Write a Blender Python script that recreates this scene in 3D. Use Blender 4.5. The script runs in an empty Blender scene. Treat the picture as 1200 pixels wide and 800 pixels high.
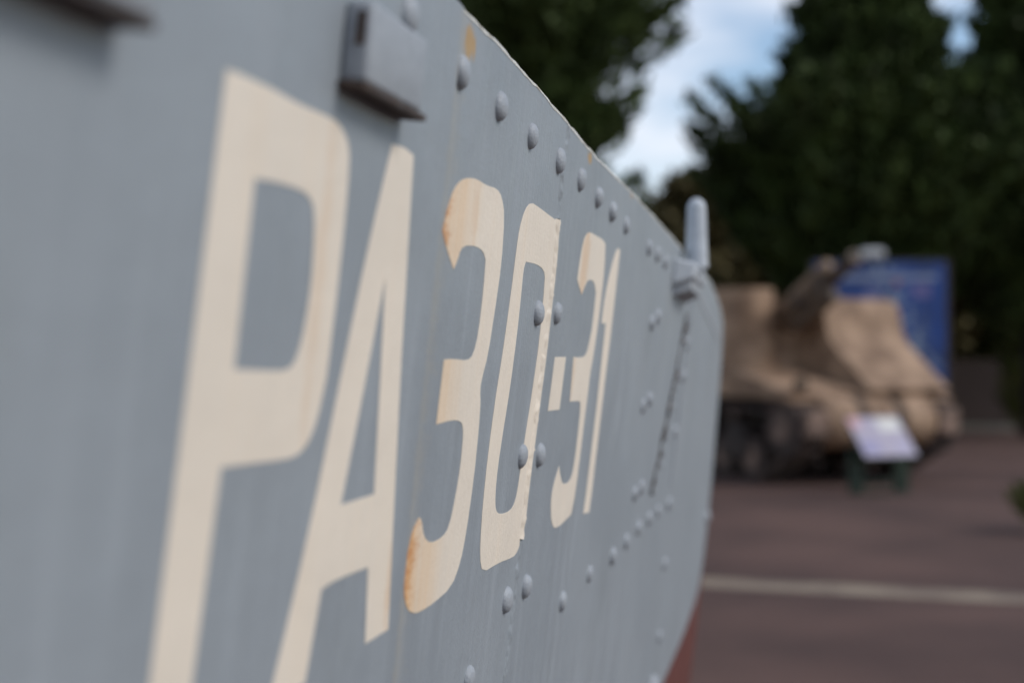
import bpy, bmesh, math, random
import numpy as np
from mathutils import Vector, Matrix
from mathutils.geometry import tessellate_polygon

R = math.radians
scene = bpy.context.scene
C = scene.collection

# ------------------------------------------------------------------ camera
cam_d = bpy.data.cameras.new('camera')
cam = bpy.data.objects.new('camera', cam_d); C.objects.link(cam)
EYE = 1.6
cam.location = (0, 0, EYE)
cam.rotation_euler = (R(90 + 0.653), 0, 0)
cam_d.lens = 50.0; cam_d.sensor_width = 36.0
cam_d.clip_start = 0.02; cam_d.clip_end = 3000
cam_d.dof.use_dof = True
cam_d.dof.focus_distance = 1.65
cam_d.dof.aperture_fstop = 2.3
cam_d.dof.aperture_blades = 9
scene.camera = cam

# ------------------------------------------------------------------ sky, sun, exposure
SUN_EL, SUN_AZ = R(42), R(104)          # azimuth measured from +Y (view direction) towards +X
world = bpy.data.worlds.new('World'); scene.world = world; world.use_nodes = True
wn, wl = world.node_tree.nodes, world.node_tree.links
wn.clear()
out = wn.new('ShaderNodeOutputWorld'); bg = wn.new('ShaderNodeBackground')
sky = wn.new('ShaderNodeTexSky'); sky.sky_type = 'NISHITA'; sky.sun_disc = False
sky.sun_elevation = SUN_EL; sky.sun_rotation = SUN_AZ
sky.altitude = 50; sky.air_density = 1.0; sky.dust_density = 0.6
tc = wn.new('ShaderNodeTexCoord')
mp = wn.new('ShaderNodeMapping'); mp.inputs['Scale'].default_value = (1.5, 1.5, 4.4)
mp.inputs['Location'].default_value = (0.35, 0.0, 0.42)
nz = wn.new('ShaderNodeTexNoise'); nz.inputs['Scale'].default_value = 1.5
nz.inputs['Detail'].default_value = 7; nz.inputs['Roughness'].default_value = 0.55
rp = wn.new('ShaderNodeValToRGB'); rp.color_ramp.elements[0].position = 0.46; rp.color_ramp.elements[1].position = 0.66
mx = wn.new('ShaderNodeMix'); mx.data_type = 'RGBA'
CLOUD = (6.6, 6.75, 7.3, 1)
mx.inputs['B'].default_value = CLOUD
wl.new(tc.outputs['Generated'], mp.inputs['Vector']); wl.new(mp.outputs[0], nz.inputs['Vector'])
wl.new(nz.outputs['Fac'], rp.inputs[0]); wl.new(rp.outputs[0], mx.inputs['Factor'])
wl.new(sky.outputs[0], mx.inputs['A']); wl.new(mx.outputs['Result'], bg.inputs['Color'])
bg.inputs['Strength'].default_value = 0.124
wl.new(bg.outputs[0], out.inputs['Surface'])

sun_d = bpy.data.lights.new('sun', 'SUN'); sun = bpy.data.objects.new('sun', sun_d); C.objects.link(sun)
sun_d.energy = 1.5; sun_d.angle = R(22); sun_d.color = (1.0, 0.97, 0.92)
sv = Vector((math.sin(SUN_AZ) * math.cos(SUN_EL), math.cos(SUN_AZ) * math.cos(SUN_EL), math.sin(SUN_EL)))
sun.rotation_euler = sv.to_track_quat('Z', 'Y').to_euler()
sun.location = sv * 60

vs = scene.view_settings
vs.view_transform = 'Standard'; vs.look = 'None'; vs.gamma = 1; vs.use_curve_mapping = False
vs.exposure = 0.30
scene.render.engine = 'CYCLES'

# ------------------------------------------------------------------ materials
def mat(name, col, col2=None, scale=8.0, rough=0.6, spec=0.4, metal=0.0, bump=0.0, bscale=None, stretch=(1, 1, 1), lo=0.35, hi=0.65):
    m = bpy.data.materials.new(name); m.use_nodes = True
    n, l = m.node_tree.nodes, m.node_tree.links
    b = n['Principled BSDF']
    b.inputs['Roughness'].default_value = rough; b.inputs['Metallic'].default_value = metal
    b.inputs['Specular IOR Level'].default_value = spec
    b.inputs['Base Color'].default_value = (*col, 1)
    t = n.new('ShaderNodeTexCoord'); p = n.new('ShaderNodeMapping'); p.inputs['Scale'].default_value = stretch
    l.new(t.outputs['Object'], p.inputs[0])
    if col2:
        z = n.new('ShaderNodeTexNoise'); z.inputs['Scale'].default_value = scale; z.inputs['Detail'].default_value = 6
        r = n.new('ShaderNodeValToRGB'); r.color_ramp.elements[0].position = lo; r.color_ramp.elements[1].position = hi
        r.color_ramp.elements[0].color = (*col, 1); r.color_ramp.elements[1].color = (*col2, 1)
        l.new(p.outputs[0], z.inputs['Vector']); l.new(z.outputs['Fac'], r.inputs[0]); l.new(r.outputs[0], b.inputs['Base Color'])
    if bump:
        z2 = n.new('ShaderNodeTexNoise'); z2.inputs['Scale'].default_value = bscale or scale * 3; z2.inputs['Detail'].default_value = 5
        bp = n.new('ShaderNodeBump'); bp.inputs['Strength'].default_value = bump; bp.inputs['Distance'].default_value = 0.02
        l.new(p.outputs[0], z2.inputs['Vector']); l.new(z2.outputs['Fac'], bp.inputs['Height']); l.new(bp.outputs[0], b.inputs['Normal'])
    return m

def math_node(n, l, op, a, b=None, c=None, clamp=False):
    q = n.new('ShaderNodeMath'); q.operation = op; q.use_clamp = clamp
    for i, v in enumerate((a, b, c)):
        if v is None: continue
        if isinstance(v, (int, float)): q.inputs[i].default_value = v
        else: l.new(v, q.inputs[i])
    return q.outputs[0]

def maprange(n, l, v, a, b, c=0.0, d=1.0):
    q = n.new('ShaderNodeMapRange'); q.interpolation_type = 'SMOOTHSTEP'
    l.new(v, q.inputs['Value'])
    q.inputs['From Min'].default_value = a; q.inputs['From Max'].default_value = b
    q.inputs['To Min'].default_value = c; q.inputs['To Max'].default_value = d
    return q.outputs[0]

def mixc(n, l, f, a, b):
    q = n.new('ShaderNodeMix'); q.data_type = 'RGBA'
    if isinstance(f, (int, float)): q.inputs['Factor'].default_value = f
    else: l.new(f, q.inputs['Factor'])
    for nm, v in (('A', a), ('B', b)):
        if isinstance(v, tuple): q.inputs[nm].default_value = (*v, 1)
        else: l.new(v, q.inputs[nm])
    return q.outputs['Result']

JOINT = 1.352   # along-hull position of the plate joint that weeps rust

def craft_paint(name, base, base2, rust, rust_w, rust_amt, rust2, streak_col, streak_amt, rough, grime=(0.19, 0.20, 0.19), spots=(), spot_col=(0.46, 0.27, 0.085)):
    """Old brushed ship paint: vertical run marks, weeping rust beside the plate joint, local rust spots."""
    m = bpy.data.materials.new(name); m.use_nodes = True
    n, l = m.node_tree.nodes, m.node_tree.links
    b = n['Principled BSDF']; b.inputs['Roughness'].default_value = rough; b.inputs['Specular IOR Level'].default_value = 0.35
    t = n.new('ShaderNodeTexCoord'); s = n.new('ShaderNodeSeparateXYZ'); l.new(t.outputs['Object'], s.inputs[0])
    u, z = s.outputs['Y'], s.outputs['Z']
    def noise(sc, stretch, detail=5, rg=0.55):
        p = n.new('ShaderNodeMapping'); p.inputs['Scale'].default_value = stretch; l.new(t.outputs['Object'], p.inputs[0])
        q = n.new('ShaderNodeTexNoise'); q.inputs['Scale'].default_value = sc; q.inputs['Detail'].default_value = detail; q.inputs['Roughness'].default_value = rg
        l.new(p.outputs[0], q.inputs['Vector']); return q.outputs['Fac']
    soft = noise(3.2, (1, 1, 1))
    runs = noise(1.0, (1, 34, 1.6), 6)
    fine = noise(1.0, (1, 130, 5), 4)
    grain = noise(240, (1, 1, 1), 3)
    col = mixc(n, l, maprange(n, l, soft, 0.32, 0.68), base, base2)
    col = mixc(n, l, math_node(n, l, 'MULTIPLY', maprange(n, l, runs, 0.5, 0.78), streak_amt), col, streak_col)
    col = mixc(n, l, math_node(n, l, 'MULTIPLY', maprange(n, l, fine, 0.45, 0.8), streak_amt * 0.6), col, base2)
    # grime: soft dirty patches and scattered tiny chips and scuffs
    dirt = noise(7.0, (1, 1, .45), 8, .65)
    col = mixc(n, l, math_node(n, l, 'MULTIPLY', maprange(n, l, dirt, 0.52, 0.80), 0.32), col, grime)
    scuff = noise(46, (1, .8, 1.6), 9, .8)
    col = mixc(n, l, math_node(n, l, 'MULTIPLY', maprange(n, l, scuff, 0.67, 0.73), 0.35), col, grime)
    # weeping joint
    d = math_node(n, l, 'SUBTRACT', u, JOINT)
    da = math_node(n, l, 'MAXIMUM', d, math_node(n, l, 'MULTIPLY', d, -3.5))
    near = maprange(n, l, da, 0.0, rust_w, 1.0, 0.0)
    near = math_node(n, l, 'MULTIPLY', near, maprange(n, l, math_node(n, l, 'ADD', math_node(n, l, 'MULTIPLY', runs, 0.6), math_node(n, l, 'MULTIPLY', fine, 0.4)), 0.28, 0.62, 0.25, 1.0))
    col = mixc(n, l, math_node(n, l, 'MULTIPLY', near, rust_amt), col, rust)
    core = maprange(n, l, math_node(n, l, 'ADD', da, math_node(n, l, 'ADD', math_node(n, l, 'MULTIPLY', noise(30, (1, .6, 1.5), 6, .6), 0.08), math_node(n, l, 'MULTIPLY', noise(110, (1, .5, 1.6), 4, .7), 0.10))), 0.090, 0.135, 1.0, 0.0)
    col = mixc(n, l, math_node(n, l, 'MULTIPLY', core, rust_amt), col, rust2)
    # rust spots with runs below them
    for (su, sz, rad, run, amt) in spots:
        du = math_node(n, l, 'DIVIDE', math_node(n, l, 'SUBTRACT', u, su), rad)
        dz = math_node(n, l, 'DIVIDE', math_node(n, l, 'SUBTRACT', z, sz), run)
        rr = math_node(n, l, 'SQRT', math_node(n, l, 'ADD', math_node(n, l, 'MULTIPLY', du, du), math_node(n, l, 'MULTIPLY', dz, dz)))
        rr = math_node(n, l, 'ADD', rr, math_node(n, l, 'MULTIPLY', math_node(n, l, 'SUBTRACT', noise(90, (1, 1, .4)), 0.5), 1.6))
        f = maprange(n, l, rr, 0.35, 1.05, amt, 0.0)
        col = mixc(n, l, f, col, spot_col)
    l.new(col, b.inputs['Base Color'])
    h = math_node(n, l, 'ADD', math_node(n, l, 'MULTIPLY', fine, 0.7), math_node(n, l, 'ADD', math_node(n, l, 'MULTIPLY', grain, 0.5), math_node(n, l, 'MULTIPLY', soft, 7.0)))
    bp = n.new('ShaderNodeBump'); bp.inputs['Strength'].default_value = 0.5; bp.inputs['Distance'].default_value = 0.0022
    l.new(h, bp.inputs['Height']); l.new(bp.outputs[0], b.inputs['Normal'])
    l.new(maprange(n, l, runs, 0.2, 0.8, rough - 0.1, rough + 0.12), b.inputs['Roughness'])
    return m

GREY = (0.302, 0.326, 0.345)
M = {}
M['grey'] = craft_paint('grey_ship_paint', GREY, (0.268, 0.292, 0.312), (0.39, 0.36, 0.29), 0.020, 0.24, (0.38, 0.33, 0.25), (0.358, 0.380, 0.400), 0.55, 0.50,
                        spots=((1.385, 1.6 + .297, .030, .020, .85), (2.03, 1.6 + .276, .022, .010, .8), (2.42, 1.6 + .268, .02, .008, .6)))
M['cream'] = craft_paint('cream_lettering_paint', (0.80, 0.695, 0.570), (0.76, 0.665, 0.55), (0.75, 0.46, 0.21), 0.155, 0.85, (0.55, 0.235, 0.08), (0.77, 0.60, 0.42), 0.26, 0.58, grime=(0.60, 0.52, 0.42),
                         spots=((2.072, 1.6 + .125, .035, .10, .42), (1.058, 1.6 + .06, .016, .16, .22), (1.305, 1.6 - .2, .012, .06, .35), (2.07, 1.6 - .03, .02, .05, .25), (1.47, 1.6 + .15, .018, .05, .25)), spot_col=(0.66, 0.38, 0.17))
M['red'] = mat('red_bottom_paint', (0.14, 0.040, 0.030), (0.10, 0.034, 0.027), 6, 0.6, bump=0.3)
M['rivet'] = mat('grey_rivet_paint', (0.345, 0.362, 0.382), (0.30, 0.315, 0.335), 60, 0.5, bump=0.15, bscale=300)
M['post'] = mat('lit_grey_paint', (0.50, 0.525, 0.55), (0.44, 0.465, 0.49), 40, 0.5, bump=0.15, bscale=200)  # grey made paler: sky light on post and shelf put into the colour
M['edge'] = mat('worn_plate_edge', (0.62, 0.60, 0.54), (0.38, 0.33, 0.25), 26, 0.6, lo=0.5, hi=0.75, bump=0.4, bscale=160)
M['rust_and_shade'] = mat('rust_and_shade_steel', (0.065, 0.056, 0.052), (0.085, 0.058, 0.045), 30, 0.8, bump=0.5)  # rust brown; also carries shade under brackets, in slots and at the bow seam
M['deck'] = mat('grey_deck_paint', (0.2, 0.21, 0.22), (0.15, 0.15, 0.15), 5, 0.7)
M['timber'] = mat('old_timber', (0.16, 0.115, 0.075), (0.09, 0.065, 0.045), 7, 0.8, stretch=(6, 1, 6), bump=0.4)
M['asphalt'] = mat('reddish_asphalt', (0.134, 0.077, 0.061), (0.072, 0.043, 0.036), 0.55, 0.85, 0.25, bump=0.5, bscale=160)
M['line'] = mat('worn_white_line', (0.30, 0.235, 0.165), (0.15, 0.105, 0.08), 2.2, 0.8, bump=0.3, bscale=60, lo=0.40, hi=0.66)
M['kerb'] = mat('pale_kerb_stone', (0.22, 0.20, 0.17), (0.15, 0.14, 0.12), 3, 0.85, bump=0.3)
M['earth'] = mat('bare_earth', (0.06, 0.045, 0.03), (0.035, 0.035, 0.018), 0.8, 0.95, bump=0.6, bscale=6)
M['tan'] = mat('tan_armour_paint', (0.39, 0.258, 0.168), (0.19, 0.118, 0.075), 2.6, 0.75, 0.25, bump=0.2, bscale=20)
M['track'] = mat('dark_track_steel', (0.030, 0.022, 0.019), (0.085, 0.054, 0.042), 5, 0.75, bump=0.5)
M['wheel'] = mat('brown_wheel_paint', (0.06, 0.040, 0.032), (0.03, 0.022, 0.018), 4, 0.75)
M['lit_cylinder'] = mat('lit_gun_steel', (0.30, 0.20, 0.125), (0.17, 0.11, 0.07), 6, 0.65)  # lighter gun steel: light along the top of the gun put into the colour
M['hub'] = mat('dusty_hub_paint', (0.24, 0.155, 0.115), (0.10, 0.066, 0.05), 5, 0.75)
M['barrel'] = mat('brown_gun_steel', (0.13, 0.085, 0.052), (0.045, 0.03, 0.022), 7, 0.6, bump=0.2)
M['green'] = mat('green_sign_steel', (0.008, 0.022, 0.010), (0.006, 0.016, 0.008), 5, 0.5)
M['white'] = mat('white_plastic', (0.72, 0.72, 0.72), (0.62, 0.62, 0.62), 5, 0.5)
M['fence'] = mat('dark_fence_board', (0.075, 0.050, 0.042), (0.050, 0.036, 0.032), 2, 0.85, stretch=(3, 3, .4), bump=0.4)
M['bark'] = mat('bark', (0.055, 0.04, 0.03), (0.03, 0.024, 0.02), 5, 0.95, bump=0.8, stretch=(1, 1, .3))

def leaf_mat(name, a, b, rough=0.65):
    m = mat(name, a, b, 1.3, rough, 0.15)
    return m
M['cypress'] = leaf_mat('dark_conifer_needles', (0.078, 0.112, 0.030), (0.034, 0.046, 0.016))
M['conifer2'] = leaf_mat('green_conifer_needles', (0.078, 0.110, 0.030), (0.036, 0.050, 0.016))
M['olive'] = leaf_mat('olive_foliage', (0.19, 0.155, 0.07), (0.12, 0.10, 0.045))
M['hedge'] = leaf_mat('hedge_foliage', (0.12, 0.125, 0.040), (0.07, 0.078, 0.026))
M['lime'] = leaf_mat('yellow_green_foliage', (0.115, 0.120, 0.025), (0.05, 0.065, 0.015))

# ------------------------------------------------------------------ mesh helpers
def link(name, verts, faces, material, parent=None, smooth=False, bevel=0.0, seg=2):
    me = bpy.data.meshes.new(name); me.from_pydata([tuple(v) for v in verts], [], [tuple(f) for f in faces]); me.update()
    bm = bmesh.new(); bm.from_mesh(me); bmesh.ops.recalc_face_normals(bm, faces=bm.faces)
    if bevel:
        es = [e for e in bm.edges if len(e.link_faces) == 2 and e.calc_face_angle(0) > 0.5]
        bmesh.ops.bevel(bm, geom=es, offset=bevel, segments=seg, profile=0.5, affect='EDGES', clamp_overlap=True)
    bm.to_mesh(me); bm.free()
    if smooth:
        for p in me.polygons: p.use_smooth = True
    me.materials.append(material)
    o = bpy.data.objects.new(name, me); C.objects.link(o); o.parent = parent
    return o

def tag(o, label=None, cat=None, group=None, kind=None):
    if label: o['label'] = label
    if cat: o['category'] = cat
    if group: o['group'] = group
    if kind: o['kind'] = kind
    return o

def empty(name, loc, rz=0.0):
    o = bpy.data.objects.new(name, None); C.objects.link(o); o.location = loc; o.rotation_euler = (0, 0, rz); return o

class MB:
    def __init__(s): s.v = []; s.f = []
    def add(s, v, f):
        b = len(s.v); s.v += [tuple(p) for p in v]; s.f += [tuple(i + b for i in q) for q in f]; return s
    def box(s, a, b):
        (x0, y0, z0), (x1, y1, z1) = a, b
        return s.add([(x0, y0, z0), (x1, y0, z0), (x1, y1, z0), (x0, y1, z0), (x0, y0, z1), (x1, y0, z1), (x1, y1, z1), (x0, y1, z1)],
                     [(0, 3, 2, 1), (4, 5, 6, 7), (0, 1, 5, 4), (1, 2, 6, 5), (2, 3, 7, 6), (3, 0, 4, 7)])
    def tube(s, pts, rad, n=12, cap=True):
        pts = [Vector(p) for p in pts]; rings = []; v = []; f = []
        ref = Vector((0, 0, 1))
        for i, p in enumerate(pts):
            d = (pts[min(i + 1, len(pts) - 1)] - pts[max(i - 1, 0)]).normalized()
            r0 = ref if abs(d.dot(ref)) < 0.95 else Vector((1, 0, 0))
            a = d.cross(r0).normalized(); b = d.cross(a).normalized()
            r = rad[i] if isinstance(rad, (list, tuple)) else rad
            for k in range(n):
                t = 2 * math.pi * k / n; v.append(p + (a * math.cos(t) + b * math.sin(t)) * r)
        for i in range(len(pts) - 1):
            for k in range(n):
                k2 = (k + 1) % n; f.append((i * n + k, i * n + k2, (i + 1) * n + k2, (i + 1) * n + k))
        if cap: f.append(tuple(range(n))); f.append(tuple((len(pts) - 1) * n + k for k in range(n)))
        return s.add(v, f)
    def prism(s, poly, a, b, fn):
        """poly = list of 2-D points, fn(p, t) -> 3-D point, extruded from a to b"""
        n = len(poly); v = [fn(p, a) for p in poly] + [fn(p, b) for p in poly]
        f = [tuple(range(n)), tuple(range(2 * n - 1, n - 1, -1))] + [(i, (i + 1) % n, n + (i + 1) % n, n + i) for i in range(n)]
        return s.add(v, f)
    def build(s, name, m, parent=None, smooth=False, bevel=0.0, seg=2): return link(name, s.v, s.f, m, parent, smooth, bevel, seg)

def smooth_angle(o, deg=40):
    for p in o.data.polygons: p.use_smooth = True
    bm = bmesh.new(); bm.from_mesh(o.data)
    for e in bm.edges:
        if len(e.link_faces) == 2 and e.calc_face_angle(0) > R(deg): e.smooth = False
    bm.to_mesh(o.data); bm.free(); return o

# ================================================================== SETTING
g = MB().add([(-300, -200, 0), (300, -200, 0), (300, 600, 0), (-300, 600, 0)], [(0, 1, 2, 3)]).build('ground', M['asphalt'])
tag(g, kind='structure')
e = MB().add([(-200, 31.2, .02), (200, 31.2, .02), (200, 590, .02), (-200, 590, .02)], [(0, 1, 2, 3)]).build('earth_verge', M['earth']); tag(e, kind='structure')
# painted line across the yard
a, b = Vector((1.38, 10.15)), Vector((3.40, 9.47)); d = (b - a).normalized(); nn = Vector((-d.y, d.x)) * 0.21
p0, p1 = a - d * 7, b + d * 9
pl = MB().add([(*(p0 - nn), .004), (*(p1 - nn), .004), (*(p1 + nn), .004), (*(p0 + nn), .004)], [(0, 1, 2, 3)]).build('painted_line', M['line'])
tag(pl, kind='structure')
kb = empty('kerb', (0, 31, 0)); tag(kb, kind='structure')
kp = None
for i in range(38):
    x = -9 + i * 1.0
    if kp is None:
        kp = MB().box((0, -.13, 0), (.985, .13, .13)).build('kerb_stone', M['kerb'], kb, bevel=.015); q = kp
    else:
        q = kp.copy(); C.objects.link(q)
    q.location = (x, 0, 0)

# ================================================================== LANDING CRAFT
KX = 0.112 / math.hypot(1, .24)                 # outward flare of the side per metre of height
craft = empty('landing_craft', (-0.395, 0, 0), -math.atan(0.24))
tag(craft, 'grey steel landing craft with cream PA30-31 lettering and riveted side', 'boat')
NRM = Vector((1, 0, -KX)).normalized()
def H(u, v, off=0.0):
    """a point on the flat flared side: u along the hull, v above eye height, off outwards"""
    return Vector((KX * v, u, EYE + v)) + NRM * off

def poly_shell(name, loops, off, thick, m, parent, bevel=0.0):
    """flat piece of the side with holes: loops[0] outline, others holes"""
    vecs = [[Vector((p[0], p[1], 0)) for p in lp] for lp in loops]
    tris = tessellate_polygon(vecs)
    flat = [p for lp in loops for p in lp]; n = len(flat)
    v = [H(p[0], p[1], off) for p in flat] + [H(p[0], p[1], off - thick) for p in flat]
    f = [tuple(t) for t in tris] + [tuple(i + n for i in reversed(t)) for t in tris]
    b = 0
    for lp in loops:
        k = len(lp)
        f += [(b + i, b + (i + 1) % k, n + b + (i + 1) % k, n + b + i) for i in range(k)]; b += k
    return link(name, v, f, m, parent)

TOP = [(1.352, .3215), (1.475, .318), (1.632, .311), (1.876, .296), (2.086, .282), (2.365, .274), (2.738, .257), (3.173, .233), (3.60, .214), (3.85, .195)]
BOW = [(4.10, .156), (4.22, .130), (4.31, .095), (4.36, .045), (4.40, -.04), (4.455, -.184), (4.50, -.372), (4.515, -.52), (4.51, -.60), (4.485, -.665), (4.44, -.706)]
rnd = random.Random(4)
def wavy(pts, step=.02, amp=.0011):
    o = []
    for (a0, a1), (b0, b1) in zip(pts[:-1], pts[1:]):
        k = max(1, int(math.hypot(b0 - a0, b1 - a1) / step))
        for i in range(k): o.append((a0 + (b0 - a0) * i / k, a1 + (b1 - a1) * i / k + rnd.uniform(-amp, amp)))
    o.append(pts[-1]); return o
topf = wavy(TOP)
WL = [(4.44, -.706), (4.35, -.738), (4.2, -.768), (4.0, -.796), (3.7, -.828), (3.0, -.86), (1.352, -.90)]      # paint line
fwd = poly_shell('side_plate', [topf + BOW + WL[1:]], 0.0, .009, M['grey'], craft)
fwd['label'] = 'forward grey side plate carrying the digits 30-31'
aft = poly_shell('side_plate', [wavy([(-6.4, .335), (0.6, .333), (1.3505, .3215)]) + [(1.3505, -.90), (-6.4, -.95)]], 0.0022, .0112, M['grey'], craft)
aft['label'] = 'aft grey side plate carrying the letters PA'
# worn upper edge of the plates
mb = MB()
edge_pts = topf + BOW[:4]
ring = []
for i, (u, v) in enumerate(edge_pts):
    w = .0022 + rnd.uniform(-.0007, .0007)
    ring.append([H(u, v - w * .8, .0004), H(u, v + w * .5, .0004), H(u, v + w, -.0045), H(u, v + w * .4, -.0100), H(u, v - w, -.0103)])
v = [p for r_ in ring for p in r_]; f = []
for i in range(len(ring) - 1):
    for k in range(4): f.append((i * 5 + k, i * 5 + k + 1, (i + 1) * 5 + k + 1, (i + 1) * 5 + k))
link('top_edge', v, f, M['edge'], craft, smooth=True)
# red under-water strake, bottom, other side, transom, deck and ramp
poly_shell('bottom_strake', [[(4.516, -.54), (4.511, -.602), (4.487, -.668), (4.442, -.709), (4.352, -.741), (4.2, -.771), (4.0, -.799), (3.7, -.831), (3.0, -.863), (1.352, -.903), (-6.4, -.953), (-6.4, -1.25), (4.25, -1.25), (4.42, -1.10), (4.48, -1.0), (4.51, -.86), (4.522, -.70)]], 0.001, .012, M['red'], craft)
WID = 3.25
def mir(p): return Vector((-WID - p.x, p.y, p.z))
fs = MB()
o2 = [(-6.4, .335), (1.35, .32), (3.68, .212), (4.317, .111), (4.505, -.372), (4.51, -.9), (-6.4, -.95)]
fs.add([mir(H(u, v, 0)) for u, v in o2] + [mir(H(u, v, -.01)) for u, v in o2],
       [tuple(range(7)), tuple(range(13, 6, -1))] + [(i, (i + 1) % 7, 7 + (i + 1) % 7, 7 + i) for i in range(7)])
ob = fs.build('side_plate', M['deck'], craft); ob['label'] = 'plain grey side plate on the far side'
x0, x1 = -WID + .13, -.13
bt = MB()
prof = [(-6.38, .32), (4.15, .32), (4.47, .60), (4.47, .74), (-6.38, .74)]
bt.prism(prof, -WID + .152, -.152, lambda p, t: (t, p[0], p[1])); bt.build('bottom', M['red'], craft)
MB().box((x0, -6.36, .745), (x1, 4.30, .79)).build('deck', M['deck'], craft)
MB().box((x0 - .0, -6.375, .8), (x1, -6.33, 1.9)).build('transom', M['deck'], craft)
rm = MB(); rm.prism([(4.33, .80), (4.40, .80), (4.27, 1.69), (4.20, 1.69)], x0, x1, lambda p, t: (t, p[0], p[1]))
ramp = rm.build('bow_ramp', M['deck'], craft, bevel=.01)
for i in range(6):
    x = x0 + .3 + i * .48
    rr = MB(); rr.prism([(4.404, .82), (4.44, .82), (4.315, 1.66), (4.279, 1.66)], x - .03, x + .03, lambda p, t: (t, p[0], p[1])); rr.build('ramp_rib', M['deck'], ramp)
# weld seam: bumpy bead, cream where the digit 0 is painted across it
def weld(name, path, m, parent, half=.0090, high=.0032, step=.0040, seed=1):
    rn = random.Random(seed); pts = []
    for (a0, a1), (b0, b1) in zip(path[:-1], path[1:]):
        k = max(1, int(math.hypot(b0 - a0, b1 - a1) / step))
        pts += [(a0 + (b0 - a0) * i / k, a1 + (b1 - a1) * i / k) for i in range(k)]
    pts.append(path[-1]); v = []; f = []
    n = 7; ph = 0; hh = 1.0; wob = 0
    for i, (u, vv) in enumerate(pts):
        ph += rn.uniform(.6, 1.2); hh = .55 * hh + .45 * rn.uniform(.6, 1.35); wob = .8 * wob + rn.uniform(-.001, .001)
        hgt = high * hh * (1 + .12 * math.sin(ph)); wd = half * (1 + .10 * math.sin(ph * .7 + 1))
        for k in range(n):
            t = -1 + 2 * k / (n - 1)
            v.append(H(u + wob + t * wd, vv + rn.uniform(-.0006, .0006), -.0004 + max(0, hgt * (1 - t * t) ** .7 + (rn.uniform(-.0019, .0008) if abs(t) < .9 else 0))))
    for i in range(len(pts) - 1):
        for k in range(n - 1): f.append((i * n + k, i * n + k + 1, (i + 1) * n + k + 1, (i + 1) * n + k))
    return link(name, v, f, m, parent, smooth=True)
weld('weld_seam', [(1.868, .292), (1.856, .232), (1.862, .176)], M['grey'], fwd, seed=2)
weld('weld_seam', [(1.862, .1755), (1.868, .117), (1.864, .02), (1.855, -.06), (1.845, -.16), (1.845, -.228)], M['cream'], fwd, half=.0120, high=.0036, seed=3)['label'] = 'weld bead painted cream under the digit 0'
weld('weld_seam', [(1.845, -.2285), (1.840, -.28), (1.834, -.40), (1.832, -.60), (1.832, -.895)], M['grey'], fwd, seed=4, high=.0030)

# painted lettering: thin coats of cream paint
def corner_cut(pts, lim=48):
    o = []; n = len(pts)
    for i, p in enumerate(pts):
        a, b = pts[i - 1], pts[(i + 1) % n]
        v1 = Vector((p[0] - a[0], p[1] - a[1])); v2 = Vector((b[0] - p[0], b[1] - p[1]))
        if v1.length > 1e-6 and v2.length > 1e-6 and 3 < math.degrees(v1.angle(v2)) < lim:
            k = .25
            o.append((p[0] - v1.x * k, p[1] - v1.y * k)); o.append((p[0] + v2.x * k, p[1] + v2.y * k))
        else: o.append(p)
    return o
LP = [(0.875, 0.172), (0.895, 0.173), (0.944, 0.173), (0.995, 0.171), (1.051, 0.172), (1.071, 0.169), (1.088, 0.161), (1.096, 0.146), (1.099, 0.102), (1.098, 0.05), (1.095, -0.01), (1.092, -0.022), (1.084, -0.046), (1.073, -0.06), (1.056, -0.069), (1.036, -0.0715), (0.974, -0.070), (0.925, -0.069), (0.915, -0.201), (0.911, -0.245), (0.853, -0.245), (0.857, -0.19), (0.867, -0.001)]
LPi = [(0.931, 0.114), (0.965, 0.116), (1.002, 0.116), (1.021, 0.114), (1.034, 0.108), (1.041, 0.09), (1.045, 0.051), (1.041, 0.024), (1.034, 0.003), (1.024, -0.007), (1.005, -0.009), (0.929, -0.007)]
LA = [(1.188, 0.173), (1.218, 0.175), (1.246, 0.172), (1.271, -0.001), (1.293, -0.126), (1.315, -0.244), (1.253, -0.245), (1.239, -0.177), (1.156, -0.176), (1.131, -0.179), (1.116, -0.248), (1.046, -0.246), (1.092, -0.128), (1.125, -0.014), (1.158, 0.094)]
LAi = [(1.205, 0.066), (1.218, -0.008), (1.235, -0.115), (1.155, -0.116), (1.181, -0.025)]
L3 = [(1.411, 0.085), (1.377, 0.105), (1.361, 0.118), (1.369, 0.14), (1.385, 0.16), (1.405, 0.17), (1.428, 0.175), (1.459, 0.178), (1.5, 0.176), (1.543, 0.178), (1.567, 0.172), (1.587, 0.154), (1.596, 0.103), (1.589, 0.055), (1.579, 0.003), (1.563, -0.023), (1.561, -0.034), (1.569, -0.049), (1.573, -0.078), (1.574, -0.129), (1.566, -0.188), (1.554, -0.219), (1.527, -0.240), (1.466, -0.246), (1.42, -0.247), (1.394, -0.244), (1.372, -0.235), (1.3575, -0.216), (1.356, -0.195), (1.358, -0.179), (1.367, -0.16), (1.384, -0.151), (1.393, -0.155), (1.405, -0.172), (1.431, -0.182), (1.475, -0.181), (1.494, -0.173), (1.506, -0.145), (1.513, -0.114), (1.512, -0.085), (1.508, -0.072), (1.497, -0.065), (1.465, -0.062), (1.408, -0.064), (1.411, -0.002), (1.441, -0.001), (1.499, -0.003), (1.518, 0.003), (1.529, 0.024), (1.531, 0.07), (1.527, 0.102), (1.514, 0.11), (1.485, 0.113), (1.447, 0.111), (1.429, 0.106), (1.422, 0.095)]
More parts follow.
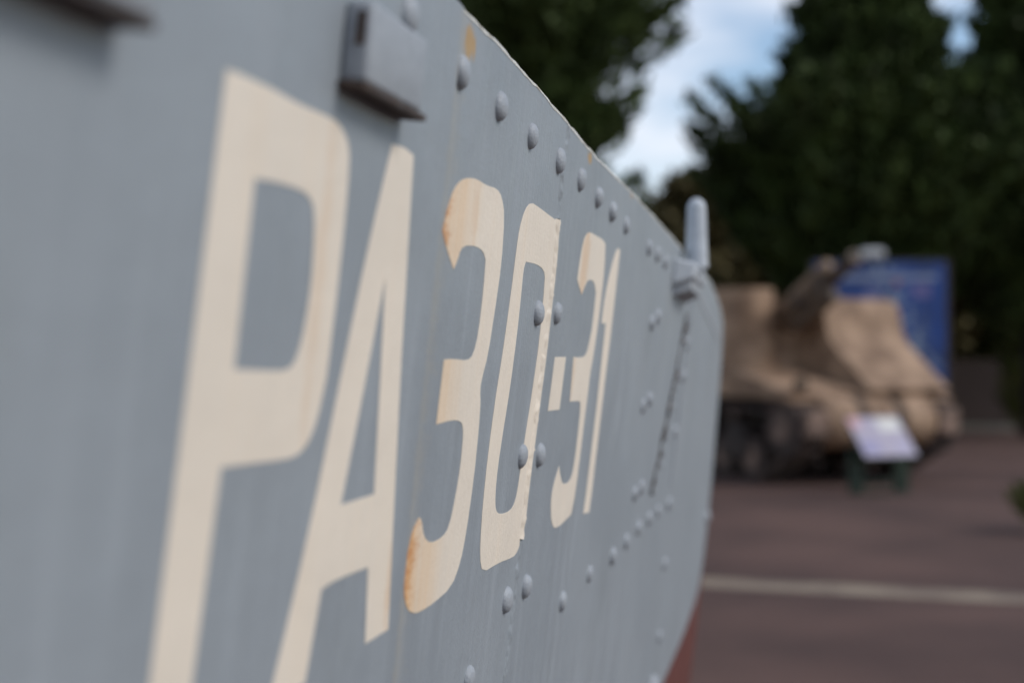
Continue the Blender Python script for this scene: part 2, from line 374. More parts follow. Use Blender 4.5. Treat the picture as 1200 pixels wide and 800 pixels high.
L0 = [(1.704, 0.181), (1.751, 0.179), (1.822, 0.175), (1.844, 0.174), (1.877, 0.174), (1.885, 0.117), (1.883, 0.065), (1.881, -0.001), (1.875, -0.045), (1.869, -0.099), (1.862, -0.153), (1.860, -0.215), (1.846, -0.230), (1.83, -0.243), (1.809, -0.247), (1.733, -0.243), (1.658, -0.244), (1.638, -0.224), (1.628, -0.184), (1.625, -0.133), (1.628, -0.081), (1.635, -0.034), (1.643, -0.001), (1.653, 0.068), (1.657, 0.123), (1.661, 0.146), (1.677, 0.169)]
L0i = [(1.71, 0.112), (1.765, 0.113), (1.811, 0.109), (1.824, 0.097), (1.828, 0.02), (1.819, -0.039), (1.804, -0.101), (1.798, -0.135), (1.795, -0.158), (1.788, -0.176), (1.768, -0.185), (1.716, -0.184), (1.690, -0.177), (1.680, -0.158), (1.678, -0.126), (1.686, -0.084), (1.698, -0.033), (1.704, 0.027), (1.704, 0.07), (1.702, 0.102)]
LD = [(1.934, 0.001), (2.008, 0.001), (2.002, -0.071), (1.926, -0.070)]
L3b = [(2.074, 0.089), (2.030, 0.108), (2.031, 0.127), (2.043, 0.161), (2.059, 0.173), (2.085, 0.179), (2.127, 0.178), (2.193, 0.177), (2.220, 0.172), (2.236, 0.135), (2.231, 0.051), (2.218, 0.002), (2.206, -0.028), (2.207, -0.046), (2.202, -0.085), (2.198, -0.142), (2.191, -0.204), (2.173, -0.233), (2.067, -0.243), (2.028, -0.229), (2.010, -0.199), (2.012, -0.179), (2.042, -0.151), (2.054, -0.163), (2.082, -0.181), (2.135, -0.181), (2.155, -0.165), (2.161, -0.09), (2.154, -0.068), (2.145, -0.063), (2.07, -0.062), (2.063, 0.001), (2.129, 0.0), (2.160, 0.005), (2.174, 0.024), (2.184, 0.045), (2.183, 0.097), (2.159, 0.113), (2.11, 0.113), (2.085, 0.098)]
L1 = [(2.325, 0.174), (2.359, 0.174), (2.357, 0.054), (2.347, -0.049), (2.341, -0.138), (2.335, -0.217), (2.329, -0.246), (2.278, -0.243), (2.284, -0.212), (2.291, -0.132), (2.296, -0.065), (2.297, 0.054), (2.259, 0.053), (2.262, 0.09), (2.288, 0.136)]
for nm, lb, loops, base in (('painted_letter', 'cream letter P', [LP, LPi], .0022), ('painted_letter', 'cream letter A', [LA, LAi], .0022),
                            ('painted_digit', 'cream digit 3 rust stained at its left tips', [L3], 0), ('painted_digit', 'cream digit 0 along the weld', [L0, L0i], 0),
                            ('painted_dash', 'cream dash', [LD], 0), ('painted_digit', 'cream digit 3 after the dash', [L3b], 0), ('painted_digit', 'cream digit 1', [L1], 0)):
    o = poly_shell(nm, [corner_cut(lp) for lp in loops], base + .0004, .0010, M['cream'], craft); o['label'] = lb

# rivets: one shared dome
def dome_mesh(r=.0160, h=.0088):
    v = []; f = []; n = 20; rings = 6
    for i in range(rings):
        t = i / (rings - 1) * math.pi / 2
        rr = r * math.cos(t * .97) ** .85; hh = h * math.sin(t)
        for k in range(n): a = 2 * math.pi * k / n; v.append((rr * math.cos(a), rr * math.sin(a), hh - .0006))
    for i in range(rings - 1):
        for k in range(n): f.append((i * n + k, i * n + (k + 1) % n, (i + 1) * n + (k + 1) % n, (i + 1) * n + k))
    f.append(tuple((rings - 1) * n + k for k in range(n)))
    return v, f
RV = [(1.368, .266), (1.518, .260), (1.670, .252), (1.832, .246), (1.978, .240), (2.116, .231), (2.245, .224), (2.387, .216),
      (2.667, .200), (2.785, .197), (2.904, .190), (1.800, .055), (1.915, .058), (1.796, -.121), (1.900, -.126),
      (2.804, .067), (2.877, .080), (2.809, -.092), (2.881, -.081), (1.644, -.362), (1.795, -.297), (1.899, -.297),
      (2.173, -.362), (2.392, -.354), (2.620, -.355), (2.776, -.348), (2.925, -.340), (3.079, -.338), (3.212, -.336), (3.408, -.340),
      (2.821, -.262), (2.895, -.256), (3.452, -.486), (3.509, -.669), (3.372, -.169), (3.423, -.042), (3.421, .034),
      (1.368, -.47), (1.50, -.42), (2.05, -.58), (2.60, -.62)]
dv, df = dome_mesh()
basis = Matrix((Vector((0, 1, 0)), NRM.cross(Vector((0, 1, 0))), NRM)).transposed().to_4x4()
rv0 = None
for i, (u, v) in enumerate(RV):
    if rv0 is None: o = rv0 = link('rivet', dv, df, M['rivet'], fwd, smooth=True)
    else: o = rv0.copy(); C.objects.link(o)
    s = rnd.uniform(.92, 1.06)
    o.matrix_local = Matrix.Translation(H(u, v, 0)) @ basis @ Matrix.Rotation(R(rnd.uniform(-5, 5)), 4, 'X') @ Matrix.Rotation(R(rnd.uniform(-5, 5)), 4, 'Y') @ Matrix.Rotation(rnd.uniform(0, 6), 4, 'Z') @ Matrix.Diagonal((s, s, s * rnd.uniform(.9, 1.08), 1))
for (u, v) in [(1.195, .279), (.52, .285), (.2, .285), (-.1, .285), (.45, -.43), (.75, -.43), (1.05, -.42), (1.22, -.40)]:
    o = rv0.copy(); C.objects.link(o); o.parent = aft
    o.matrix_local = Matrix.Translation(H(u, v, .0022)) @ basis
for (u, v, s) in [(4.46, -.485, 1.3), (3.47, -.785, 2.1)]:
    o = rv0.copy(); C.objects.link(o); o.name = 'bolt_head'; o.parent = fwd
    o.matrix_local = Matrix.Translation(H(u, v, 0)) @ basis @ Matrix.Scale(s, 4)

# channel brackets welded to the side (solid box; shade underneath and in the slot is dark colour)
def bracket(u0, u1, v0, v1, off, slot=True, ext=.012):
    b = .0022 + .0002; t = .005
    mb = MB()
    def bx(ua, ub, va, vb, oa, ob):
        P = [H(ua, va, oa), H(ub, va, oa), H(ub, vb, oa), H(ua, vb, oa), H(ua, va, ob), H(ub, va, ob), H(ub, vb, ob), H(ua, vb, ob)]
        mb.add(P, [(0, 3, 2, 1), (4, 5, 6, 7), (0, 1, 5, 4), (1, 2, 6, 5), (2, 3, 7, 6), (3, 0, 4, 7)])
    bx(u0, u1, v0, v1, b, b + off)
    o = mb.build('bracket', M['rivet'], aft, bevel=.0035, seg=3); smooth_angle(o, 50)
    mb2 = MB()
    P = lambda ua, ub, va, vb, oa, ob: [H(ua, va, oa), H(ub, va, oa), H(ub, vb, oa), H(ua, vb, oa), H(ua, va, ob), H(ub, va, ob), H(ub, vb, ob), H(ua, vb, ob)]
    F = [(0, 3, 2, 1), (4, 5, 6, 7), (0, 1, 5, 4), (1, 2, 6, 5), (2, 3, 7, 6), (3, 0, 4, 7)]
    mb2.add(P(u0 - .004, u1 + ext, v0 - .0055, v0 - .0002, b, b + off + .001), F)
    mb2.build('shaded_base_strip', M['rust_and_shade'], o, bevel=.001)  # rust, darkened further for shade on the face towards the ground
    if slot:
        mb3 = MB(); mb3.add(P(u0 - .0016, u0 + .001, v0 + .026, v1 - .008, b + off * .45, b + off * .8), F)
        mb3.build('slot', M['rust_and_shade'], o)  # dark block standing in for the shade inside the slot
    return o
bracket(1.058, 1.192, .2005, .2585, .0205)
bracket(.36, .745, .172, .30, .022, ext=0)
# narrow upright stiffener on the aft plate, out of focus at the left border
mb = MB(); P = [H(.60, -.9, .0024), H(.615, -.9, .0024), H(.615, .16, .0024), H(.60, .16, .0024), H(.602, -.9, .0055), H(.613, -.9, .0055), H(.613, .16, .0055), H(.602, .16, .0055)]
mb.add(P, [(0, 3, 2, 1), (4, 5, 6, 7), (0, 1, 5, 4), (1, 2, 6, 5), (2, 3, 7, 6), (3, 0, 4, 7)]); mb.build('stiffener', M['grey'], aft)

# bow seam: rough dark bead, shade beside its bolts put into the colour
hs = MB(); rn = random.Random(8)
hp = [(3.36, .10), (3.30, .0), (3.22, -.10), (3.14, -.20), (3.06, -.285)]
def at(t):
    s = t * (len(hp) - 1); j = min(int(s), len(hp) - 2); w = s - j
    return hp[j][0] * (1 - w) + hp[j + 1][0] * w, hp[j][1] * (1 - w) + hp[j + 1][1] * w
hpts = []; hrad = []
for i in range(46):
    a = at(i / 45); r = rn.choice((.0018, .0030, .0042, .0055)) * rn.uniform(.8, 1.15)
    hpts.append(H(a[0] + rn.uniform(-.009, .009), a[1], r * .7)); hrad.append(r)
hs.tube(hpts, hrad, 8)
smooth_angle(hs.build('shaded_seam', M['rust_and_shade'], fwd), 50)
for i in range(6):
    t = (i + .5) / 6; a = at(t)
    o = rv0.copy(); C.objects.link(o); o.parent = fwd
    o.matrix_local = Matrix.Translation(H(a[0] + .13, a[1] + .02, 0)) @ basis @ Matrix.Scale(.55, 4)
# raised bow doubler line
def ribbon(path, half, high, m, nm):
    mb = MB()
    for (a, b) in zip(path[:-1], path[1:]):
        d = Vector((b[0] - a[0], b[1] - a[1])).normalized(); n_ = Vector((-d.y, d.x)) * half
        P = [H(a[0] + n_.x, a[1] + n_.y, -.001), H(b[0] + n_.x, b[1] + n_.y, -.001), H(b[0] - n_.x, b[1] - n_.y, -.001), H(a[0] - n_.x, a[1] - n_.y, -.001),
             H(a[0] + n_.x, a[1] + n_.y, high), H(b[0] + n_.x, b[1] + n_.y, high), H(b[0] - n_.x, b[1] - n_.y, high), H(a[0] - n_.x, a[1] - n_.y, high)]
        mb.add(P, [(0, 3, 2, 1), (4, 5, 6, 7), (0, 1, 5, 4), (1, 2, 6, 5), (2, 3, 7, 6), (3, 0, 4, 7)])
    return mb.build(nm, m, fwd, bevel=.0012)
ribbon([(3.50, .165), (4.29, .052)], .012, .0018, M['rivet'], 'rubbing_strip')
ribbon([(3.44, .14), (3.42, -.30)], .010, .003, M['rivet'], 'stiffener')

# mooring post on its shelf bracket at the bow
mo = empty('mooring_post', (0, 0, 0)); mo.parent = craft
sh = MB()
sh.add([H(3.05, .150, -.001), H(3.32, .140, -.001), H(3.32, .200, -.001), H(3.05, .208, -.001),
        H(3.07, .172, .042), H(3.30, .165, .042), H(3.30, .198, .042), H(3.07, .205, .042)],
       [(0, 3, 2, 1), (4, 5, 6, 7), (0, 1, 5, 4), (1, 2, 6, 5), (2, 3, 7, 6), (3, 0, 4, 7)])
sh.build('shelf', M['post'], mo, bevel=.006)
MB().add([H(3.07, .130, -.001), H(3.30, .122, -.001), H(3.30, .168, -.001), H(3.07, .175, -.001), H(3.09, .148, .036), H(3.28, .140, .036), H(3.28, .166, .036), H(3.09, .173, .036)],
       [(0, 3, 2, 1), (4, 5, 6, 7), (0, 1, 5, 4), (1, 2, 6, 5), (2, 3, 7, 6), (3, 0, 4, 7)]).build('gusset', M['rivet'], mo)
base = H(3.17, .196, .022)
ps = MB(); pts = []; rad = []
top_h = .138
for i in range(5): pts.append(base + Vector((.012, 0, top_h * i / 4 * .93))); rad.append(.0250 - .0012 * i)
for i in range(1, 7):
    t = i / 6 * math.pi / 2; pts.append(base + Vector((.012, 0, top_h * .93 + .023 * math.sin(t)))); rad.append(max(.0202 * math.cos(t), .0006))
ps.tube(pts, rad, 24); smooth_angle(ps.build('post', M['post'], mo), 60)
for du in (.03, .09, .15):
    o = rv0.copy(); C.objects.link(o); o.name = 'shelf_bolt'; o.parent = mo
    o.matrix_local = Matrix.Translation(H(3.09 + du, .186, .0415)) @ basis @ Matrix.Scale(.5, 4)

# timber blocks that carry the craft
rz = -math.atan(.24)
for i, u in enumerate((-5.4, -1.2, 3.0)):
    o = MB().box((-1.62, -.13, 0), (1.62, .13, .319)).build('timber_block', M['timber'], bevel=.012)
    c = craft.matrix_basis @ Vector((-WID / 2, u, 0)); o.location = (c.x, c.y, 0); o.rotation_euler.z = rz
    tag(o, 'dark timber baulk under the %s of the grey landing craft' % ('stern', 'middle', 'bow')[i], 'timber', 'timber baulks under the landing craft')

# ================================================================== SELF-PROPELLED GUN
YAW = R(27)
spg = empty('self_propelled_gun', (4.47, 18.35, 0), 0)
spg.rotation_euler.z = YAW - math.pi / 2          # local +X = forward (towards camera, to the right), +Y = its left
tag(spg, 'tan tracked self-propelled gun with raised barrel in front of blue panel', 'armoured vehicle')
T = M['tan']
lat = lambda p, t: (p[0], t, p[1])
# lower hull
MB().prism([(-4.6, .48), (-.35, .48), (-.05, .62), (.05, 1.05), (-4.6, 1.15)], -.80, .80, lat).build('lower_hull', M['wheel'], spg, bevel=.02)
# three-piece rounded drive housing
nose = [(-.15, .46)] + [(.12 + .38 * math.cos(t), .80 + .35 * math.sin(t)) for t in [R(a) for a in range(-78, 95, 12)]] + [(-.15, 1.17)]
for (a, b) in ((-.90, -.36), (-.24, .25), (.37, .90)):
    o = MB().prism(nose, a, b, lat).build('drive_housing', T, spg, bevel=.05, seg=3); smooth_angle(o, 50)
for y in (-.30, .31):
    MB().prism([(p[0] - (.06 if p[0] > 0 else 0), .80 + (p[1] - .80) * .97) for p in nose], y - .058, y + .058, lat).build('flange', M['track'], spg)
MB().box((.44, -.12, .52), (.60, .12, .62)).build('tow_clevis', M['track'], spg, bevel=.02)
# glacis under the gun
MB().prism([(.15, 1.10), (.22, 1.16), (-1.05, 1.47), (-1.2, 1.40), (-1.2, 1.10)], -1.28, -.105, lat).build('glacis', T, spg, bevel=.03)
# driver's side front: rounded sloping hood
def rounded(poly, rads, n=7):
    o = []
    for i, p in enumerate(poly):
        r = rads[i]
        if r <= 0: o.append(p); continue
        a, b = Vector(poly[i - 1]), Vector(poly[(i + 1) % len(poly)]); q = Vector(p)
        v1 = (a - q).normalized() * r; v2 = (b - q).normalized() * r
        for k in range(n):
            t = k / (n - 1); o.append(tuple((q + v1) * (1 - t) ** 2 + q * 2 * t * (1 - t) + (q + v2) * t * t))
    return o
hood = rounded([(.36, 1.20), (-.48, 1.84), (-.62, 2.40), (-1.9, 2.40), (-1.9, 1.12), (.30, 1.14)], [.02, .20, .20, 0, 0, 0])
o = MB().prism(hood, -.10, 1.22, lat).build('drivers_hood', T, spg, bevel=.09, seg=4); smooth_angle(o, 45)
MB().prism([(-.512, 1.96), (-.580, 2.24), (-.62, 2.24), (-.55, 1.96)], .22, .86, lambda p, t: (p[0] + .004, t, p[1])).build('vision_flap', T, o, bevel=.02)
# fighting compartment
MB().prism([(-1.05, 1.12), (-1.12, 2.28), (-1.17, 2.28), (-1.12, 1.12)], -.80, -.105, lat).build('gun_shield', T, spg, bevel=.02)
MB().prism([(-1.06, 1.12), (-1.3, 2.30), (-4.3, 2.15), (-4.7, 1.95), (-4.7, 1.12)], -1.30, -1.26, lat).build('side_armour', T, spg, bevel=.012)['label'] = 'right side armour plate'
MB().prism([(-1.905, 1.12), (-1.905, 2.38), (-4.3, 2.15), (-4.7, 1.95), (-4.7, 1.12)], 1.18, 1.22, lat).build('side_armour', T, spg, bevel=.012)['label'] = 'left side armour plate'
MB().box((-4.74, -1.255, 1.12), (-4.70, 1.215, 1.95)).build('rear_armour', T, spg, bevel=.012)
MB().box((-4.69, -1.255, 1.12), (-1.91, 1.215, 1.20)).build('fighting_floor', M['wheel'], spg)
pp = MB(); n = 26; v = []
for (r, z) in ((.46, 1.16), (.46, 2.52), (.415, 2.52), (.415, 1.25)):
    for k_ in range(n): t = 2 * math.pi * k_ / n; v.append((-1.40 + r * math.cos(t), -.86 + r * math.sin(t), z))
f = []
for i in range(3):
    for k_ in range(n): f.append((i * n + k_, i * n + (k_ + 1) % n, (i + 1) * n + (k_ + 1) % n, (i + 1) * n + k_))
f.append(tuple(3 * n + k_ for k_ in range(n)))
smooth_angle(pp.add(v, f).build('gunners_pulpit', T, spg), 50)
# side skirt under the armour and mudguards
for y0, y1 in ((-1.33, -.83), (.83, 1.30)):
    MB().prism([(.30, 1.02), (.34, 1.06), (.05, 1.15), (-4.7, 1.15), (-4.7, 1.09), (.0, 1.09)], y0, y1, lat).build('mudguard', T, spg, bevel=.008)
# headlamps with guards
for y in (-1.05, 1.05):
    hl = MB().tube([(.06, y, 1.27), (.10, y, 1.27), (.18, y, 1.26)], [.045, .085, .09], 16).build('headlamp', M['barrel'], spg)
    MB().tube([(.181, y, 1.26), (.187, y, 1.26)], [.078, .06], 16).build('lens', M['barrel'], hl)
# howitzer
EL = R(29); gd = Vector((math.cos(EL), 0, math.sin(EL))); gu = Vector((-math.sin(EL), 0, math.cos(EL)))
gb = Vector((-1.35, -.42, 1.86))
gun = MB().tube([gb + gd * .5, gb + gd * 1.3, gb + gd * 1.32, gb + gd * 1.90, gb + gd * 1.91, gb + gd * 2.06], [.12, .115, .095, .085, .098, .098], 20).build('barrel', M['barrel'], spg); smooth_angle(gun, 40)
MB().tube([gb + gd * 2.061, gb + gd * 2.065], [.055, .054], 16).build('bore', M['rust_and_shade'], gun)
for off, st, ln, r in ((.20, .35, 1.55, .085), (-.19, .62, 1.45, .09)):
    smooth_angle(MB().tube([gb + gu * off + gd * st, gb + gu * off + gd * ln, gb + gu * off + gd * (ln + .03)], [r, r, r * .7], 16).build('recoil_cylinder', M['lit_cylinder'] if off > 0 else M['barrel'], spg), 40)  # upper one coloured as lit from above, lower one left dark
MB().tube([gb + gd * .42, gb + gd * .95], [.19, .19], 4).build('cradle', M['barrel'], spg, bevel=.03)
for s in (-1, 1): MB().box((-1.35, -.42 + s * .30 - .02, 1.5), (-1.0, -.42 + s * .30 + .02, 2.12)).build('trunnion_bracket', T, spg, bevel=.01)
for s in (.75, 1.38): MB().box((-.04, -.12, -.22), (.04, .12, .21)).build('cradle_band', M['barrel'], spg, bevel=.02).matrix_local = Matrix.Translation(gb + gd * s) @ Matrix.Rotation(-EL, 4, 'Y')
# running gear
def wheel(name, x, y, z, r, w, m, parent, spokes=0, sprocket=False):
    mb = MB(); mb.tube([(x, y - w / 2, z), (x, y - w / 2 + .02, z), (x, y + w / 2 - .02, z), (x, y + w / 2, z)], [r * .93, r, r, r * .93], 24)
    o = mb.build(name, M['track'], parent)
    MB().tube([(x, y - w / 2 - .025, z), (x, y + w / 2 + .025, z)], [r * .55, r * .55], 20).build('hub', M['hub'], o)
    return o
def path_points(y):
    """belt outline in the x-z plane"""
    P = []
    def arc(cx, cz, r, a0, a1, n):
        for i in range(n + 1): a = R(a0 + (a1 - a0) * i / n); P.append((cx + r * math.cos(a), cz + r * math.sin(a)))
    arc(0.02, .73, .37, 95, -52, 10)
    P.append((-.50, .05))
    for x in np.linspace(-.6, -3.55, 14): P.append((x, .035))
    arc(-4.15, .60, .33, -125, -265, 9)
    for x in np.linspace(-3.8, -.3, 12): P.append((x, .96 + .03 * math.sin(x * 3)))
    return P
def resample(P, step):
    P = [Vector(p) for p in P] + [Vector(P[0])]; o = []; acc = 0
    L = sum((b - a).length for a, b in zip(P[:-1], P[1:])); n = int(L / step); st = L / n
    tgt = 0; s = 0
    for a, b in zip(P[:-1], P[1:]):
        l = (b - a).length
        while tgt <= s + l and len(o) < n:
            o.append((a + (b - a) * ((tgt - s) / l), (b - a).normalized())); tgt += st
        s += l
    return o
for y in (-1.08, 1.08):
    sp = wheel('sprocket', .02, y, .73, .33, .34, M['wheel'], spg)
    tb = MB()
    for i in range(13):
        a = 2 * math.pi * i / 13
        for yy in (-.15, .15):
            c, s_ = math.cos(a), math.sin(a)
            tb.tube([(.02 + .31 * c, y + yy, .73 + .31 * s_), (.02 + .385 * c, y + yy, .73 + .385 * s_)], [.045, .025], 5)
    tag(tb.build('teeth', M['track'], sp), kind='stuff')
    wheel('idler_wheel', -4.15, y, .60, .29, .30, M['wheel'], spg)
    for bx_ in (-.95, -2.08, -3.21):
        for dx in (-.30, .30): wheel('road_wheel', bx_ + dx, y, .31, .255, .28, M['wheel'], spg)
        MB().prism([(bx_ - .33, .36), (bx_ - .2, .30), (bx_ + .2, .30), (bx_ + .33, .36), (bx_ + .14, .74), (bx_ - .14, .74)], y - .21, y + .21, lat).build('bogie', M['wheel'], spg, bevel=.03)
        wheel('return_roller', bx_ - .1, y, .85, .09, .26, M['wheel'], spg)
    tr = MB()
    for (p, t) in resample(path_points(y), .15):
        nrm = Vector((-t.y, t.x))
        q = [(p + t * a + nrm * b_) for a, b_ in ((-.068, -.022), (.068, -.022), (.068, .024), (.02, .030), (.0, .058), (-.02, .030), (-.068, .024))]
        q = [(v_.x, max(v_.y, .003)) for v_ in q]
        tr.prism(q, y - .21, y + .21, lat)
    tag(tr.build('track_belt', M['track'], spg), kind='stuff')
    # spare track / grouser lugs hung on the front corner
    MB().box((.37, y - .16, .62), (.52, y + .16, .95)).build('spare_link', M['hub'], spg, bevel=.02)

# ================================================================== INFORMATION LECTERN
lec = empty('information_lectern', (4.35, 16.75, 0), R(22)); tag(lec, 'green framed lectern with tilted white information panel beside tracked gun', 'information sign')
for x in (-.32, .32):
    MB().box((x - .09, .02, 0), (x + .09, .09, .55)).build('leg', M['green'], lec, bevel=.006)
MB().box((-.228, .04, .10), (.228, .07, .16)).build('cross_bar', M['green'], lec, bevel=.004)
MB().box((-.36, -.10, 0), (.36, .16, .02)).build('base_plate', M['green'], lec, bevel=.004)
pan = MB().box((-.38, -.31, -.012), (.38, .31, .012)).build('panel', M['green'], lec, bevel=.004)
pan.location = (-.02, -.02, .665); pan.rotation_euler = (R(48), 0, 0)
def print_mat(name, bg_, spots, text):
    """printed sheet: pale ground, photo blocks and rows of text"""
    m = bpy.data.materials.new(name); m.use_nodes = True; n, l = m.node_tree.nodes, m.node_tree.links
    b = n['Principled BSDF']; b.inputs['Roughness'].default_value = .35
    t = n.new('ShaderNodeTexCoord'); s = n.new('ShaderNodeSeparateXYZ'); l.new(t.outputs['Object'], s.inputs[0])
    x, y = s.outputs['X'], s.outputs['Y']; col = None
    base = bg_
    if text:
        w = n.new('ShaderNodeTexNoise'); w.inputs['Scale'].default_value = 1
        p = n.new('ShaderNodeMapping'); p.inputs['Scale'].default_value = (60, 5, 1); l.new(t.outputs['Object'], p.inputs[0]); l.new(p.outputs[0], w.inputs['Vector'])
        rows = math_node(n, l, 'GREATER_THAN', math_node(n, l, 'FRACT', math_node(n, l, 'MULTIPLY', y, 26)), .55)
        words = math_node(n, l, 'GREATER_THAN', w.outputs['Fac'], .45)
        base = mixc(n, l, math_node(n, l, 'MULTIPLY', math_node(n, l, 'MULTIPLY', rows, words), .55), bg_, text)
    col = base
    for (cx, cy, hx, hy, c) in spots:
        fx = math_node(n, l, 'LESS_THAN', math_node(n, l, 'ABSOLUTE', math_node(n, l, 'SUBTRACT', x, cx)), hx)
        fy = math_node(n, l, 'LESS_THAN', math_node(n, l, 'ABSOLUTE', math_node(n, l, 'SUBTRACT', y, cy)), hy)
        col = mixc(n, l, math_node(n, l, 'MULTIPLY', fx, fy), col, c)
    l.new(col, b.inputs['Base Color']); return m
pm = print_mat('information_print', (0.36, 0.315, 0.385), [(-.30, .22, .09, .08, (.50, .28, .30)), (.18, .18, .15, .09, (.62, .60, .55)), (-.22, -.15, .12, .10, (.25, .23, .38)), (.22, -.16, .10, .08, (.33, .30, .42))], (.22, .20, .30))
sheet = MB().box((-.365, -.295, .0125), (.365, .295, .0165)).build('printed_sheet', pm, pan)

# ================================================================== BLUE DISPLAY PANEL
bp_ = empty('display_panel', (6.52, 25.2, 0), R(-4)); tag(bp_, 'tall dark blue poster panel on posts behind tracked gun', 'display panel')
bl = bpy.data.materials.new('blue_poster_print'); bl.use_nodes = True; n, l = bl.node_tree.nodes, bl.node_tree.links
bb = n['Principled BSDF']; bb.inputs['Roughness'].default_value = .4
t = n.new('ShaderNodeTexCoord'); s = n.new('ShaderNodeSeparateXYZ'); l.new(t.outputs['Object'], s.inputs[0])
x, z = s.outputs['X'], s.outputs['Z']
nz1 = n.new('ShaderNodeTexNoise'); nz1.inputs['Scale'].default_value = 7; nz1.inputs['Detail'].default_value = 3; l.new(t.outputs['Object'], nz1.inputs['Vector'])
nz2 = n.new('ShaderNodeTexNoise'); nz2.inputs['Scale'].default_value = 1.6; l.new(t.outputs['Object'], nz2.inputs['Vector'])
col = mixc(n, l, maprange(n, l, nz2.outputs['Fac'], .35, .65), (0.013, 0.062, 0.27), (0.014, 0.044, 0.175))
# diagonal spray of pale snippets falling to the right, pale header line, red and white emblem
diag = math_node(n, l, 'ABSOLUTE', math_node(n, l, 'ADD', math_node(n, l, 'SUBTRACT', x, .75), math_node(n, l, 'MULTIPLY', math_node(n, l, 'SUBTRACT', z, 1.55), .42)))
spray = math_node(n, l, 'MULTIPLY', maprange(n, l, diag, .05, .42, 1, 0), maprange(n, l, nz1.outputs['Fac'], .48, .58))
col = mixc(n, l, math_node(n, l, 'MULTIPLY', spray, .7), col, (.30, .36, .42))
def blob(cx, cz, hx, hz, c, amt):
    global col
    dx = math_node(n, l, 'DIVIDE', math_node(n, l, 'ABSOLUTE', math_node(n, l, 'SUBTRACT', x, cx)), hx)
    dz = math_node(n, l, 'DIVIDE', math_node(n, l, 'ABSOLUTE', math_node(n, l, 'SUBTRACT', z, cz)), hz)
    f = math_node(n, l, 'MULTIPLY', math_node(n, l, 'LESS_THAN', math_node(n, l, 'MAXIMUM', dx, dz), 1.0), amt)
    col = mixc(n, l, f, col, c)
blob(.15, 3.02, .85, .05, (.32, .36, .45), .8)
blob(.72, 2.78, .16, .12, (.16, .14, .32), .9); blob(-.12, 2.72, .14, .12, (.16, .17, .32), .9); blob(.30, 2.92, .05, .06, (.28, .05, .09), .9)
l.new(col, bb.inputs['Base Color'])
W2 = 1.15
MB().box((-W2, -.02, .75), (W2, .02, 3.30)).build('poster', bl, bp_)
for sx in (-1, 1):
    MB().box((sx * (W2 + .035) - .03, -.04, 0), (sx * (W2 + .035) + .03, .04, 3.34)).build('post', M['rust_and_shade'], bp_, bevel=.005)
MB().box((-W2, -.03, 3.302), (W2, .03, 3.34)).build('top_rail', M['rust_and_shade'], bp_)
fl = empty('floodlight', (6.38, 25.2, 3.345)); tag(fl, 'small white lamp housing on top of blue poster panel', 'lamp')
MB().box((-.03, -.03, 0), (.03, .03, .04)).build('foot', M['white'], fl)
smooth_angle(MB().prism(rounded([(-.21, .04), (.21, .04), (.21, .18), (-.21, .18)], [.03, .03, .08, .08]), -.12, .12, lambda p, t: (p[0], t, p[1])).build('housing', M['white'], fl, bevel=.02), 50)

# ================================================================== TREES
def sprays(branches, rng, dens, size, droop, mat_, name, parent, jitter=.25):
    """leaf sprays along branches: thin pointed faces, each turned its own way; two triangles each"""
    V = []; F = []; k = 0
    for (p0, p1, rad) in branches:
        p0 = np.array(p0); p1 = np.array(p1); L = np.linalg.norm(p1 - p0)
        n = max(6, int(L * dens))
        t = rng.uniform(.12, 1.0, n) ** .75
        c = p0 + (p1 - p0) * t[:, None] + rng.normal(0, 1, (n, 3)) * (rad * (1.15 - .95 * t))[:, None] * np.array([1, 1, .9])
        d = (p1 - p0) / L
        dirs = d + rng.normal(0, .55, (n, 3)); dirs[:, 2] -= droop * rng.uniform(.2, 1, n)
        dirs /= np.linalg.norm(dirs, axis=1)[:, None]
        side = np.cross(dirs, rng.normal(0, 1, (n, 3))); side /= np.linalg.norm(side, axis=1)[:, None]
        s = size * rng.uniform(.6, 1.35, n)[:, None]
        a = c - dirs * s * .5; b = c + side * s * .24; e_ = c + dirs * s * .6; f_ = c - side * s * .24
        V.append(np.stack([a, b, e_, f_], 1).reshape(-1, 3))
        idx = np.arange(n)[:, None] * 4 + k
        F.append(np.concatenate([idx, idx + 1, idx + 2, idx + 3], 1)); k += n * 4
    V = np.concatenate(V); F = np.concatenate(F)
    me = bpy.data.meshes.new(name); me.vertices.add(len(V)); me.vertices.foreach_set('co', V.ravel())
    me.loops.add(F.size); me.loops.foreach_set('vertex_index', F.ravel().astype(np.int32))
    me.polygons.add(len(F)); me.polygons.foreach_set('loop_start', (np.arange(len(F)) * 4).astype(np.int32)); me.polygons.foreach_set('loop_total', np.full(len(F), 4, np.int32))
    me.update(calc_edges=True); me.materials.append(mat_)
    o = bpy.data.objects.new(name, me); C.objects.link(o); o.parent = parent; return o

